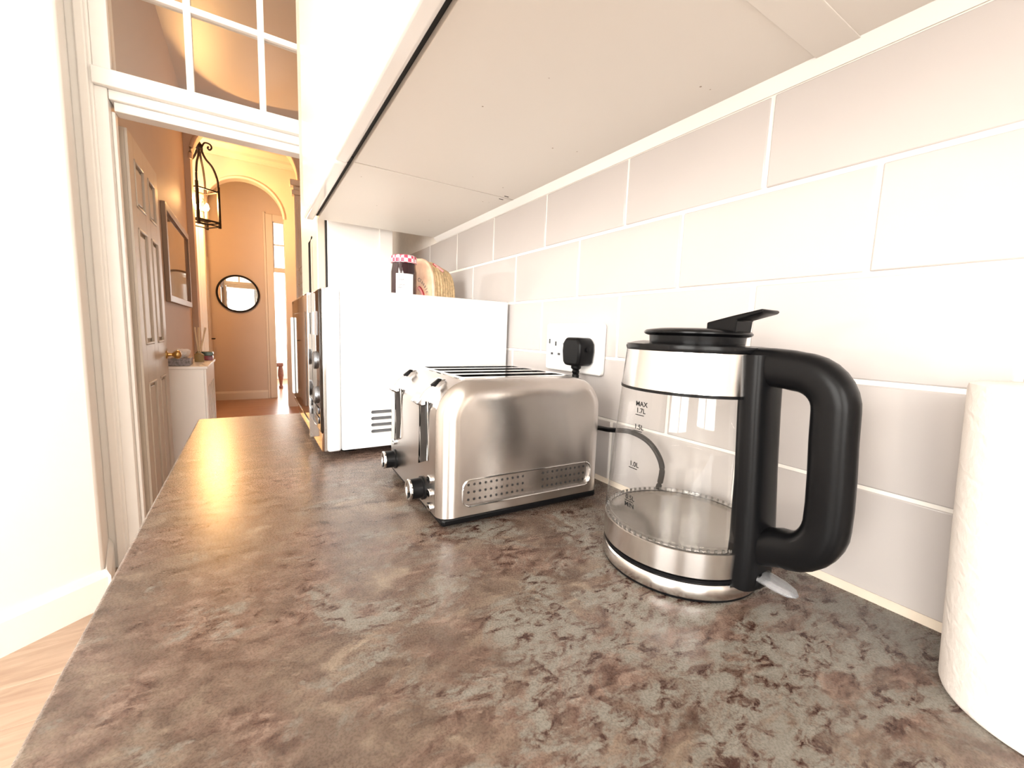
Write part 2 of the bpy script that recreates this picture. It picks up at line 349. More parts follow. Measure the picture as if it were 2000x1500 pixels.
# ================================================================== STRUCTURE: hallway
HC = 2.45
YA, YB, YE = 5.35, 6.6, 7.5
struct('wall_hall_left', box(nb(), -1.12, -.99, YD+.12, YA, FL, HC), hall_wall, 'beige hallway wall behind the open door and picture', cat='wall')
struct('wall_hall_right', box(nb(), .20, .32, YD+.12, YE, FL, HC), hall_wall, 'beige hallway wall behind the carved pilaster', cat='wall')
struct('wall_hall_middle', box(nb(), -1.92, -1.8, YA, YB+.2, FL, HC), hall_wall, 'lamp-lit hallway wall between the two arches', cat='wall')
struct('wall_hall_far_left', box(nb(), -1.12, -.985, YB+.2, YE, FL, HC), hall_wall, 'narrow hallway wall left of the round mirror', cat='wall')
struct('ceiling_hall', box(nb(), -1.92, .32, YD+.12, YE+.1, HC, HC+.08), hall_white, 'hallway ceiling above the lantern', cat='ceiling')
def arch(name, x0, x1, cx, cz, r, y0, y1, m, label, rz_=1.0):
    poly = [(x0, FL), (cx-r, FL)]
    n = 28
    for i in range(n+1):
        a = PI - PI*i/n; poly.append((cx + r*math.cos(a), cz + r*rz_*math.sin(a)))
    poly += [(cx+r, FL), (x1, FL), (x1, HC), (x0, HC)]
    o = struct(name, prism(nb(), poly, y0, y1, 'xz'), m, label, cat='arch')
    pts = [(cx + (r+.0)*math.cos(PI - PI*i/n), y0-.004, cz + (r)*rz_*math.sin(PI - PI*i/n)) for i in range(n+1)]
    mk('arch_bead', tube(nb(), pts, .016, 8), m, o, smooth=True)
    return o
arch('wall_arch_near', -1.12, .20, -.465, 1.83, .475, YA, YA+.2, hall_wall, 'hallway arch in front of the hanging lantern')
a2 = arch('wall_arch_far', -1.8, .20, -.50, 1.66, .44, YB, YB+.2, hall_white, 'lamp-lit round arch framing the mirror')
bm = nb(); prof = [(0,0),(-.03,0),(-.035,.02),(-.07,.05),(-.075,.08),(-.12,.13),(-.12,.15),(0,.15)]
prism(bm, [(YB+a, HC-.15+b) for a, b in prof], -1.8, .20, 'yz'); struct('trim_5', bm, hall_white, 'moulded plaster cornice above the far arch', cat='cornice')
# carved pilaster on the right, pilaster strips at arches
pil = thing('pilaster', 'cream carved pilaster with capital at the right of the near arch', 'pilaster', (0.055, YA-.02, FL)); pil['kind'] = 'structure'
bm = nb(); box(bm, -.10, .145, -.05, .02, 0, 2.55); mk('shaft', bm, hall_white, pil, bevel=.004)
for fx in (-.07, -.035, 0, .035): mk('flute', tube(nb(), [(fx, -.052, 1.0), (fx, -.052, 2.5)], .010, 8), hall_white, pil, smooth=True)
bm = nb(); box(bm, -.125, .145, -.08, .02, 2.55, 2.60); box(bm, -.11, .145, -.065, .02, 2.60, 2.64); box(bm, -.14, .145, -.095, .02, 2.64, 2.70); mk('capital', bm, hall_white, pil, bevel=.008)
for i in range(9):
    z = 1.12 + i*.085; s = -1 if i % 2 else 1
    pts = [(-.035 + s*.05*math.sin(t*PI)*(1-.2*t), -.056, z + .09*t) for t in [k/6 for k in range(7)]]
    mk('carved_leaf', tube(nb(), pts, [.006,.011,.014,.014,.011,.008,.004], 6), hall_white, pil, smooth=True)
# far arch pilaster at left
bm = nb(); box(bm, -1.0, -.945, YB-.03, YB, FL, 1.60); box(bm, -1.03, -.93, YB-.05, YB, 1.60, 1.66); struct('trim_6', bm, hall_white, 'slim moulding strip at the left of the far arch', .006, cat='moulding')

# end wall with mirror and doorway
bm = nb(); box(bm, -1.12, -.16, YE, YE+.12, FL, HC); box(bm, .60, .9, YE, YE+.12, FL, HC); box(bm, -.16, .60, YE, YE+.12, 1.86, HC)
struct('wall_end', bm, hall_wall, 'far hallway wall that carries the round mirror', cat='wall')
bm = nb(); box(bm, -.2545, -.16, YE-.02, YE, FL, 1.90); box(bm, -.285, -.255, YE-.032, YE, FL, 1.92); box(bm, -.1595, .66, YE-.02, YE, 1.80, 1.90); box(bm, -.1595, .60, YE-.01, YE+.10, 1.05, 1.12)
struct('trim_7', bm, hall_white, 'cream door surround at the end of the hallway', .005, cat='trim')
w4 = tag(mk('window_4', box(box(nb(), -.17, -.145, YE+.02, YE+.06, 1.12, 1.80), -.16, .60, YE+.02, YE+.06, 1.785, 1.82), hall_white, None, bevel=.003), 'two-pane window above the far hallway doorway', 'window', None, 'structure')
mk('glazing_bar', box(nb(), -.15, .60, YE+.03, YE+.055, 1.455, 1.475), hall_white, w4, bevel=.003)
for c, d in ((1.12,1.455), (1.475,1.785)): mk('pane', box(nb(), -.15, .60, YE+.04, YE+.044, c, d), pane_glass, w4)
bm = nb(); skirt(bm, ((-.985, YE), (-.285, YE)), (0,-1), .13)
struct('baseboard_end', bm, hall_white, 'cream skirting board below the round mirror', cat='skirting board')
# far room
bm = nb(); box(bm, -1.1, -.98, YE+.12, 10.6, FL, HC); struct('wall_far_room_left', bm, white_wall, 'white wall of the bright far room', cat='wall')
bm = nb(); box(bm, 1.1, 1.22, YE+.12, 10.6, FL, HC); struct('wall_far_room_right', bm, white_wall, 'white side wall of the bright far room', cat='wall')
bm = nb(); box(bm, -1.1, -.8, 10.2, 10.3, FL, HC); box(bm, 1.0, 1.2, 10.2, 10.3, FL, HC); box(bm, -.8, 1.0, 10.2, 10.3, FL, -.5); box(bm, -.8, 1.0, 10.2, 10.3, 2.0, HC); struct('wall_far_room', bm, white_wall, 'window wall of the bright far room', cat='wall')
w5 = tag(mk('window_5', box(box(nb(), -.8, -.73, 10.22, 10.27, -.5, 2.0), .93, 1.0, 10.22, 10.27, -.5, 2.0), white_gloss, None, bevel=.004), 'tall window of the bright far room', 'window', None, 'structure')
mk('pane', box(nb(), -.73, .93, 10.24, 10.245, -.5, 2.0), pane_glass, w5)
struct('ceiling_far_room', box(nb(), -1.1, 1.22, YE+.12, 10.6, HC, HC+.08), white_wall, 'white ceiling of the far room', cat='ceiling')

# open six-panel door with brass knob
dr = bpy.data.objects.new('door_1', None); C.objects.link(dr); dr.location = (-.950, 2.63, FL); dr.rotation_euler.z = math.atan2(.69, .004) 
tag(dr, 'open beige panelled door with brass knob, leading into the hallway', 'door', None, 'structure')
DW, DH = .68, 2.0
bm = nb(); box(bm, 0, DW, -.0, .028, .006, DH); mk('door_leaf', bm, door_paint, dr)
rows_p = [(.10, .83), (1.02, 1.585), (1.68, 1.90)]
bm = nb()
for p in (0, .30, .58): box(bm, p, p+.10, -.012, 0, .006, DH)
zz = [.006, .10, .83, 1.02, 1.585, 1.68, 1.90, DH]
for a, b in ((.10, .30), (.40, .58)):
    for k in (0, 2, 4, 6): box(bm, a, b, -.012, 0, zz[k], zz[k+1])
mk('door_rails', bm, door_paint, dr, bevel=.002)
for a, b in ((.10, .30), (.40, .58)):
    for z0, z1 in rows_p:
        pn = mk('door_panel', box(nb(), a+.028, b-.028, -.008, .001, z0+.028, z1-.028), door_paint, dr, bevel=.006)
        f_ = nb()
        for q in ((a, a+.012, z0, z1), (b-.012, b, z0, z1), (a, b, z0, z0+.012), (a, b, z1-.012, z1)): box(f_, q[0], q[1], -.016, 0, q[2], q[3])
        mk('panel_moulding', f_, door_paint, pn, bevel=.004)
km = Matrix.Translation((.63, -.012, .94)) @ Matrix.Rotation(PI/2, 4, 'X')
kn = mk('door_knob', lathe(nb(), [(0,0),(.024,0),(.024,.006),(.011,.010),(.009,.028),(.015,.036),(.025,.046),(.027,.056),(.022,.067),(.010,.073),(0,.074)], 28, km), brass, dr, smooth=True); kn['label'] = 'round brass door knob'

# ================================================================== KITCHEN UNITS
wt = tag(mk('worktop', box(nb(), -.6145, 0, -1.0, 1.28, -.038, 0), top_m, None, bevel=.003, seg=3), 'brown stone-effect laminate worktop along the tiled wall', 'worktop')
def base_unit(y0, y1):
    t = thing('base_cabinet', 'white floor cabinet under the stone-effect worktop', 'cabinet', (-.3, (y0+y1)/2, FL), 0, 'floor cabinets under the worktop'); w = (y1-y0)/2 - .001
    mk('body', box(nb(), -.27, .29, -w, w, .15, .862), cab_white, t); mk('plinth', box(nb(), -.22, .28, -w, w, 0, .15), cab_white, t)
    d = mk('door', box(nb(), -.292, -.272, -w+.002, w-.002, .155, .855), cab_white, t, bevel=.002)
    mk('handle', tube(nb(), [(-.292,w-.06,.62),(-.318,w-.06,.62),(-.318,w-.06,.78),(-.292,w-.06,.78)], .005, 8), chrome, d, smooth=True)
for k in range(4): base_unit(-1.0+.565*k, -1.0+.565*(k+1))
ZU = .5235
labels = ['white gloss wall cabinet above the microwave', 'white gloss wall cabinet above the toaster', 'white gloss wall cabinet above the kitchen roll']
def wall_unit(y0, y1, lab, hinge):
    t = thing('wall_cabinet', lab, 'cabinet', (-.17, (y0+y1)/2, ZU), 0, 'row of wall cabinets'); w = (y1-y0)/2
    mk('body', box(nb(), -.165, .168, -w+.0006, w-.0006, .012, .72), cab_white, t)
    b = mk('underside_panel', box(nb(), -.165, .168, -w+.0008, w-.0008, 0, .012), under, t, bevel=.001)
    mk('door_gap_shade', box(nb(), -.176, -.165, -w+.001, w-.001, .008, .715), black_gap, t)  # black strip added to paint the shade in the gap behind the door
    d = mk('door', box(nb(), -.199, -.175, -w+.0015, w-.0015, -.006, .72), cab_white, t, bevel=.006, seg=4)
    mk('screw_slot', box(nb(), .130, .140, hinge*(w-.010)-.0009, hinge*(w-.010)+.0009, -.0006, .001), iron, b)
wall_unit(.792, 1.25, labels[0], -1); wall_unit(.21, .790, labels[1], 1); wall_unit(-.40, .208, labels[2], 1)
strip = tag(mk('filler_strip', box(nb(), -.30, -.004, .190, .226, ZU-.0012, ZU), under, None, bevel=.0004), 'narrow cream joining strip under the wall cabinets', 'filler strip')
# tall slim cupboard beyond the worktop
tu = thing('tall_cupboard', 'tall slim white cupboard standing beyond the end of the worktop', 'cupboard', (-.22, 1.5, FL))
mk('body', box(nb(), -.085, .095, -.20, .20, .10, 2.3), cab_white, tu, bevel=.002); mk('side_panel', box(nb(), .058, .096, -.206, -.2, .10, 2.3), cab_white, tu, bevel=.001)
mk('plinth', box(nb(), -.07, .09, -.19, .19, 0, .10), cab_white, tu)
mk('door_gap_shade', box(nb(), -.090, -.085, -.198, .198, .1, 2.29), black_gap, tu)  # dark filler standing in for the shadow line between door and carcass
d = mk('door', box(nb(), -.112, -.090, -.199, .199, .11, 2.3), hall_white, tu, bevel=.003)
mk('handle', tube(nb(), [(-.112,-.10,.9),(-.120,-.10,.92),(-.120,-.10,1.385),(-.112,-.10,1.405)], .003, 10), iron, d, smooth=True)

# ================================================================== MICROWAVE
mw = thing('microwave', 'white microwave with dark glossy front standing beside the toaster', 'microwave', (-.389, .803, 0))
bm = nb(); box(bm, .030, .382, 0, .452, .012, .310); body = mk('body', bm, mw_white, mw, bevel=.004)
cb = nb()
for k in range(4): prism(cb, [(.083 + a, .041 + .0125*k + b) for a, b in rrect(0, .17, 0, .0065, .0032, 3)], -.01, .006, 'xz')
cu = mk('cutter', cb, black_gap, mw); cut(body, cu); bake(body, [cu], .4)
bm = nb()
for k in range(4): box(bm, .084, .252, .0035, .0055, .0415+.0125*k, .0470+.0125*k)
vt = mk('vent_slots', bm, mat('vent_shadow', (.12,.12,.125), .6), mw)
mk('front_frame', box(nb(), .006, .0295, 0, .452, .012, .310), mw_white, mw, bevel=.004)
mk('front_trim', box(nb(), .0, .006, .0015, .4505, .013, .309), chrome, mw, bevel=.0015)
door = mk('door', box(nb(), -.012, -.0005, .112, .447, .050, .306), glass_dark, mw, bevel=.004)
mk('door_window', box(nb(), -.0126, -.0118, .145, .385, .075, .270), mat('window_mesh', (.03,.02,.016), .04, spec=.8), door, bevel=.0003)
mk('door_trim', box(box(nb(), -.0125, -.0005, .1065, .1115, .018, .306), -.0125, -.0005, .112, .449, .045, .0495), chrome, door, bevel=.001)
mk('door_handle', box(nb(), -.0185, -.0122, .402, .425, .066, .262), plastic_white, door, bevel=.002)
pn = mk('control_panel', box(nb(), -.005, .001, .004, .105, .050, .306), glass_dark, mw, bevel=.002)
mk('display', box(nb(), -.0062, -.005, .025, .085, .225, .268), mat('display_glass', (.35,.35,.36), .1), pn, bevel=.0004)
for k in range(2):
    mk('dial', lathe(nb(), [(0,.005),(.014,.005),(.016,.004),(.017,0),(0,0)], 24, Matrix.Translation((-.005,.055,.178-.066*k)) @ Matrix.Rotation(-PI/2, 4, 'Y')), dark_steel, pn, smooth=True)
for k in range(2): mk('button', box(nb(), -.0068, -.005, .022, .088, .062+.018*k, .074+.018*k), dark_steel, pn, bevel=.001)
mk('lower_trim', box(nb(), -.0035, .001, .002, .45, .014, .048), mat('bronze_trim', (.22,.12,.07), .08, .7), mw, bevel=.001)
for fx in (.05, .34):
    for fy in (.05, .40): mk('foot', lathe(nb(), [(0,0),(.014,0),(.016,.013),(0,.013)], 16, Matrix.Translation((fx, fy, 0))), black_plastic, mw, smooth=True)

# jam jar on the microwave
JZ = .310
jar = thing('jam_jar', 'jar of dark red jam with gingham lid on the microwave', 'jar', (-.182, 1.0, JZ), 0.)
jam_m = mat('dark_jam', (.020,.003,.006), .06, spec=.7)
def facet(bm, prof, n=12, rot=.1):
    return lathe(bm, prof, n, Matrix.Rotation(rot, 4, 'Z'))
mk('glass_body', facet(nb(), [(0,0),(.0275,0),(.0298,.004),(.0298,.066),(.0275,.078),(.0265,.090),(0,.090)], 14), jam_m, jar, bevel=.0008)
lid_m = mat('gingham_lid', (.8,.1,.15), .3); v = coord(lid_m, (1,1,1))
ck = N(lid_m, 'ShaderNodeTexChecker'); ck.inputs['Scale'].default_value = 115; ck.inputs['Color1'].default_value = (.86,.74,.78,1); ck.inputs['Color2'].default_value = (.62,.06,.12,1); L(lid_m, v, ck.inputs['Vector']); L(lid_m, ck.outputs['Color'], B(lid_m).inputs['Base Color'])
mk('lid', lathe(nb(), [(0,.104),(.026,.104),(.0298,.101),(.0306,.087),(.0298,.086),(0,.086)], 32), lid_m, jar, smooth=True)
ang = math.atan2(-1.0, -.315)
lb = mk('paper_label', lathe(nb(), [(.0298,.012),(.0303,.012),(.0303,.060),(.0298,.060)], 16, None, ang-.62, ang+.78), mat('label_paper', (.86,.85,.84), .6), jar, smooth=True)
ink = mat('label_ink', (.09,.08,.10), .6)
for z, w in ((.046,.014), (.034,.017), (.028,.010)):
    pts = [(.0305*math.cos(ang-.45+t*w/.0303), .0305*math.sin(ang-.45+t*w/.0303), z + .0012*math.sin(t*17)) for t in [k/24 for k in range(25)]]
    mk('handwriting', tube(nb(), pts, .0005, 5), ink, lb)

# pack of round flatbreads on edge
bp = thing('flatbread_pack', 'printed pack of golden flatbreads standing on edge beside the jam jar', 'bread pack', (-.140, 1.035, JZ+.0008), .36)
bread = speckled('golden_crust', (.56,.40,.22), .6, .3, 130)
def halfdisc(r, hh, n=18):
    out = [(-r, 0)]
    for i in range(n+1):
        a = PI - PI*i/n; ca, sa = math.cos(a), math.sin(a); out.append((r*math.copysign(abs(ca)**.75, ca), .006 + (hh-.006)*abs(sa)**.75))
    return out + [(r, 0)]
for k in range(8):
    s = 1 - .012*abs(k-2); x0 = .010 + k*.0088
    mk('slice', prism(nb(), halfdisc(.064*s, .106*s - .0012*k), x0, x0+.0080, 'yz'), bread, bp, bevel=.0022)
wrapm = mat('wrapper_print', (.80,.50,.36), .35); v = coord(wrapm)
L(wrapm, ramp(wrapm, noise(wrapm, v, 45, 2), [(.35, (.72,.44,.30)), (.65, (.84,.58,.40))]), B(wrapm).inputs['Base Color'])
wf = mk('wrapper_front', prism(nb(), halfdisc(.065, .1075), .0, .009, 'yz'), wrapm, bp, bevel=.003)
red = mat('red_print', (.42,.03,.05), .4); pink = mat('pink_print', (.80,.35,.33), .4)
def ban(parent, pts, w, m, d): mk('print_band', tube(nb(), pts, w, 6, sx=1., caps=True), m, parent)
arc = lambda r, a0, a1, x, n=12, cz=.004: [(x, -r*.9*math.cos(a0+(a1-a0)*i/n), cz + r*math.sin(a0+(a1-a0)*i/n)) for i in range(n+1)]
ban(wf, arc(.034, .25, 1.15, -.0002), .0055, red, 0); ban(wf, arc(.034, .30, 1.10, -.0022), .0040, pink, 0)
ang_t = 1.15
for ch, a in zip('Classic', [1.32-.155*i for i in range(7)]):
    r = .052; yy, zz_ = -r*.9*math.cos(a), .004 + r*math.sin(a)
    mt = Matrix.Translation((-.0006, yy, zz_)) @ Matrix(((0,0,-1,0),(-1,0,0,0),(0,1,0,0),(0,0,0,1))) @ Matrix.Rotation(a-PI/2, 4, 'Z')
    text('lettering', ch, .013, mt, ink, wf)
ban(bp, [(.022, -.036, .0935), (.034, -.043, .086), (.046, -.048, .078)], .0045, red, 0); ban(bp, [(.023, -.0385, .0935), (.034, -.0455, .086), (.045, -.050, .079)], .0030, pink, 0)

# ================================================================== TOASTER
ts = thing('toaster', 'brushed steel four-slot toaster between the microwave and the kettle', 'toaster', (-.184, .561, 0), math.radians(-2))
HX, Z0, Z1 = .1245, .014, .182
def tprof(d=0., n=10, R=.046):
    x = HX - d; r = max(R - d, .012); out = [(-x, Z0), (-x, Z1-d-r)]
    for i in range(1, n+1): a = PI - PI/2*i/n; out.append((-x+r + r*math.cos(a), Z1-d-r + r*math.sin(a)))
    for i in range(n+1): a = PI/2 - PI/2*i/n; out.append((x-r + r*math.cos(a), Z1-d-r + r*math.sin(a)))
    return out + [(x, Z0)]
HV = .104
sh = mk('body', prism(nb(), tprof(.0), -HV, HV, 'xz'), steel_f, ts)
cutters = []
lever_m = mat('lever_chrome', (.45,.45,.46), .12, 1.)
SL = [-.062, .062]                # lever slot centres along y
for s in SL:
    c = nb(); prism(c, [(s+a, b) for a, b in [(-.015,.078),(.015,.066),(.015,.150),(-.015,.150)]], -.14, -.098, 'yz'); cutters.append(mk('cutter', c, steel_f, ts))
c = nb(); prism(c, rrect(-.088, .092, -.090, .090, .010, 4), .105, .2, 'xy'); cutters.append(mk('cutter', c, steel_f, ts))
for c in cutters: cut(sh, c)
bake(sh, cutters, .35)
for s in SL:
    f_ = nb(); lp = [(-.1252, s+a, b) for a, b in [(-.0165,.0775),(.0165,.0645),(.0165,.152),(-.0165,.152)]]
    tube(f_, lp, .0016, 6, closed=True); fr = mk('slot_rim', f_, chrome, ts, smooth=True)
    mk('slot_back', box(nb(), -.1015, -.0985, s-.0148, s+.0148, .067, .149), dark_in, ts)
    rod = nb(); tube(rod, [(-.104, s-.005, .070), (-.108, s-.005, .149)], .0035, 8); tube(rod, [(-.106, s+.006, .068), (-.106, s+.006, .149)], .0035, 8); mk('guide_rail', rod, dark_steel, ts, smooth=True)
    st = nb()
    for k in range(4): box(st, -.104, -.101, s-.014, s+.014, .075+.010*k, .078+.010*k)
    mk('slot_ribs', st, black_plastic, ts)
    lv = nb(); prism(lv, [(-.100,.150),(-.132,.146),(-.140,.150),(-.128,.166),(-.112,.178),(-.100,.180)], s-.013, s+.013, 'xz'); l_ = mk('lever', lv, lever_m, ts, bevel=.002)
    mk('lever_grip', prism(nb(), [(-.1215,.1730),(-.1110,.1810),(-.1060,.1800),(-.1150,.170)], s-.0140, s-.0100, 'xz'), black_satin, l_, bevel=.001)
for s, z in ((-.057, .034), (.082, .034)):
    km = Matrix.Translation((-.1245, s, z)) @ Matrix.Rotation(-PI/2, 4, 'Y')
    k_ = mk('dial', lathe(nb(), [(0,0),(.0155,0),(.0155,.002),(.0135,.003),(.0132,.0175),(0,.0175)], 32, km), black_plastic, ts, smooth=True)
    mk('dial_cap', lathe(nb(), [(.0134,.0165),(.0138,.0185),(.0128,.0200),(.0105,.0195),(.0100,.0185),(0,.0182)], 32, km), chrome, k_, smooth=True)
    mk('dial_mark', box(nb(), -.1445, -.1425, s-.0008, s+.0008, z-.012, z-.004), black_satin, k_)
for s, z in ((-.0885,.056), (-.0885,.038), (-.0885,.020), (.085,.062)):
    b_ = mk('button', prism(nb(), [(s+a, z+b) for a, b in rrect(-.0068, .0068, -.0045, .0045, .0042, 4)], -.1275, -.124, 'yz'), chrome, ts, bevel=.0008)
    mk('button_icon', box(nb(), -.1279, -.1272, s-.0028, s+.0028, z-.0008, z+.0008), black_satin, b_)
# top chrome frame with four slots
bm = nb(); tp = mk('top_frame', prism(bm, rrect(-.0885, .0925, -.0905, .0905, .009, 4), .166, .1825, 'xy'), chrome, ts); cs = []
for k in range(4):
    c = nb(); yk = -.064 + .0427*k; prism(c, rrect(-.080, .084, yk-.0135, yk+.0135, .004, 3), .15, .2, 'xy'); cs.append(mk('cutter', c, chrome, ts))
for c in cs: cut(tp, c)
bake(tp, cs, .4)
for k in range(4):
    yk = -.064 + .0427*k; mk('toast_slot', box(nb(), -.079, .083, yk-.018, yk+.018, .1052, .112), black_gap, ts)
    for j in range(7): mk('guide_wire', tube(nb(), [(-.066+.023*j, yk-.0135, .1745), (-.066+.023*j, yk-.007, .1700)], .0008, 5), chrome, ts)
# pillowed side panels
def side_panel(sgn):
    bm = nb(); loops = []; R = .026
    steps = [(0, 0)] + [(R*(1-math.cos(a)), .022*math.sin(a)) for a in [PI/2*i/8 for i in range(1, 9)]]
    for ins, dep in steps:
        pr = tprof(ins*.9, 10, .046); loops.append([bm.verts.new((x, sgn*(HV+.0006+dep), z if z > Z0+1e-6 else Z0 + ins*.12)) for x, z in pr])
    n = len(loops[0])
    for a, b in zip(loops, loops[1:]):
        for i in range(n): bm.faces.new((a[i], a[(i+1) % n], b[(i+1) % n], b[i]))
    bm.faces.new(loops[0]); bm.faces.new(loops[-1][::-1])
    return mk('side_panel', bm, steel_x, ts, smooth=True)
YS = -(HV+.0006+.022)
for sgn in (-1, 1):
    pnl = side_panel(sgn)
    if sgn == -1:
        c = nb(); prism(c, rrect(-.097, .102, .028, .062, .011, 5), YS-.01, YS+.0032, 'xz'); cc = mk('cutter', c, steel_x, ts); cut(pnl, cc); bake(pnl, [cc], .45)
        rim = nb(); tube(rim, [(x, YS-.0002, z) for x, z in rrect(-.097, .102, .028, .062, .011, 6)], .0010, 6, closed=True); mk('vent_rim', rim, chrome, pnl, smooth=True)
        dots = nb()
        for cx0 in ([-.088+.0078*i for i in range(11)] + [.022+.0078*i for i in range(10)]):
            for zz_ in (.0355, .0450, .0545):
                lathe(dots, [(0,0),(.0017,0)], 8, Matrix.Translation((cx0, YS+.0030, zz_)) @ Matrix.Rotation(PI/2, 4, 'X'))
        tag(mk('vent_holes', dots, black_gap, pnl), kind='stuff')
mk('base', box(nb(), -.121, .121, -.121, .121, .004, .0155), black_plastic, ts, bevel=.004)
for fx in (-.095, .095):
    for fy in (-.09, .09): mk('foot', lathe(nb(), [(0,0),(.010,0),(.012,.006),(0,.006)], 14, Matrix.Translation((fx, fy, 0))), black_plastic, ts, smooth=True)

# ================================================================== KETTLE
hd = math.atan2(-.994, .109) - .13
kt = thing('kettle', 'glass and steel electric kettle with black handle', 'kettle', (-.105, .267, 0), hd)
NK = 96
mk('base_foot', lathe(nb(), [(0,0),(.0765,0),(.0785,.001),(.079,.0035),(0,.0035)], NK), black_plastic, kt, smooth=True)
mk('power_base', lathe(nb(), [(.070,.0035),(.0792,.0035),(.0802,.005),(.0800,.0155),(.0785,.0175),(0,.0178)], NK), steel_r, kt, smooth=True)
mk('base_gap', lathe(nb(), [(0,.0176),(.0770,.0176),(.0770,.0235),(0,.0235)], NK), black_satin, kt, smooth=True)
mk('gap_ring', lathe(nb(), [(.0772,.0195),(.0795,.0200),(.0795,.0226),(.0772,.0230)], NK), black_plastic, kt, smooth=True)
mk('lower_band', lathe(nb(), [(0,.0236),(.0792,.0236),(.0800,.0245),(.0803,.0480),(.0790,.0490),(.0760,.0490)], NK), steel_r, kt, smooth=True)
mk('heating_plate', lathe(nb(), [(0,.0465),(.0700,.0465),(.0735,.0480),(.0770,.0485)], NK), steel_p, kt, smooth=True)
# glass jug (solid wall)
go = [(.0795,.0492),(.0800,.056),(.0795,.066),(.0780,.088),(.0755,.125),(.0728,.160),(.0708,.190)]
mk('glass_jug', lathe(nb(), go, NK), kglass, kt, smooth=True)
gr_ = mk('seal_ring', lathe(nb(), [(.0775,.0490),(.0780,.0520),(.0765,.0535),(.0745,.0528),(.0740,.0490)], NK), kglass, kt, smooth=True)
bm = nb()
for i in range(72):
    a = 2*PI*i/72; box(bm, .0772, .0788, -.0011, .0011, .0494, .0520, Matrix.Rotation(a, 4, 'Z'))
tag(mk('ring_teeth', bm, mat('ring_tooth', (.16,.15,.14), .2, .4), gr_), kind='stuff')
mk('collar_line', lathe(nb(), [(.0700,.1890),(.0716,.1892),(.0716,.1918),(.0700,.1920)], NK), black_satin, kt, smooth=True)
mk('collar_band', lathe(nb(), [(.0690,.1919),(.0711,.1920),(.0683,.2290),(.0670,.2300),(.0655,.2300),(.0680,.1925)], NK), steel_r, kt, smooth=True)
# rim with pouring lip on the side opposite the handle
bm = nb(); rimp = [(.060,.2295),(.0685,.2296),(.0692,.2325),(.0685,.2352),(.060,.2362),(0,.2362)]; lathe(bm, rimp, NK)
for q in bm.verts:
    a = math.atan2(q.co.y, q.co.x); w = max(0., math.cos(a - PI))**24
    rr_ = math.hypot(q.co.x, q.co.y)
    if rr_ > .055: q.co.x -= .007*w; q.co.z += .002*w
mk('rim', bm, black_satin, kt, smooth=True)
ld = mk('lid', lathe(nb(), [(0,.2365),(.0455,.2365),(.0462,.2440),(.0500,.2452),(.0518,.2466),(.0518,.2480),(.0495,.2500),(.035,.2520),(0,.2530)], NK), black_satin, kt, smooth=True)
bm = nb(); prism(bm, [(.020,.2515),(.020,.2580),(.0455,.2640),(.0715,.2695),(.0735,.2680),(.0720,.2660),(.0500,.2600),(.0490,.2480),(.030,.2480)], -.0135, .0135, 'xz'); mk('lid_lever', bm, black_plastic, ld, bevel=.002)
# handle: upright against the jug plus D-shaped loop
bm = nb(); tube(bm, [(.0765,0,.0175),(.0770,0,.030),(.0775,0,.060),(.0745,0,.12),(.0710,0,.18),(.0690,0,.2290)], [.0135,.0140,.0135,.0125,.0125,.0125], 20, sx=1.75, power=3.2, up=Vector((1,0,0)))
hs = mk('handle_column', bm, black_plastic, kt, smooth=True)
path = [(.066,.2190),(.080,.2190),(.095,.2180)]
for i in range(9): a = PI/2 - PI/2*i/8; path.append((.101 + .0285*math.cos(a), .188 + .029*math.sin(a)))
path += [(.1305,.165),(.1325,.135),(.1335,.112)]
for i in range(9): a = -PI/2*i/8; path.append((.104 + .0295*math.cos(a), .096 + .0335*math.sin(a)))
path += [(.095,.0590),(.084,.0545),(.072,.0500)]
bm = nb(); tube(bm, [(x, 0, z) for x, z in path], [.0165,.0165,.0165,.0164,.0163,.0162,.0160,.0158,.0156,.0154,.0153,.0152] + [.0152]*4 + [.0155,.0157,.0159] + [.0160]*(len(path)-19), 22, sx=1.02, power=2.6, up=Vector((0,1,0)))
for q in bm.verts: pass
mk('handle', bm, black_plastic, kt, smooth=True)
# translucent on/off lever
clear = mat('clear_lever', (.62,.63,.66), .08, 0., .6, Transmission_Weight=.8, IOR=1.3)
bm = nb(); tube(bm, [(.084,0,.0285),(.095,0,.0280),(.106,0,.0270),(.115,0,.0258),(.1195,0,.0250)], [.0042,.0044,.0042,.0032,.0010], 16, sx=2.6); mk('switch_lever', bm, clear, kt, smooth=True)
mk('switch_mount', box(nb(), .078, .0935, -.011, .011, .0175, .0330), black_satin, kt, bevel=.004)
# level marks printed on the glass, facing the room
gauge = mat('gauge_print', (.015,.015,.015), .6, spec=.1)
prof_r = lambda z: next(a[0] + (b[0]-a[0])*(z-a[1])/(b[1]-a[1]) for a, b in zip(go, go[1:]) if a[1] <= z <= b[1])
view_w = math.atan2(-.267, -.392) - .66
def on_glass(z, da=0.):
    a = view_w - hd + da; r = prof_r(z) + .00025
    return Matrix.Translation((r*math.cos(a), r*math.sin(a), z)) @ Matrix.Rotation(a + PI/2, 4, 'Z') @ Matrix.Rotation(PI/2 , 4, 'X') @ Matrix.Rotation(.07, 4, 'X')
for s, z in (('MAX', .1765), ('1.7L', .1700), ('1.5L', .1540), ('1.0L', .1170), ('0.5L', .0830), ('MIN', .0758)):
    text('gauge_text', s, .0068, on_glass(z, .02), gauge, kt, bold=.0001)
for z in (.1658, .1500, .1130, .0795):
    bm = nb(); box(bm, -.0050, .0060, -.0004, .0004, -.00003, .00003, on_glass(z)); mk('gauge_line', bm, gauge, kt)
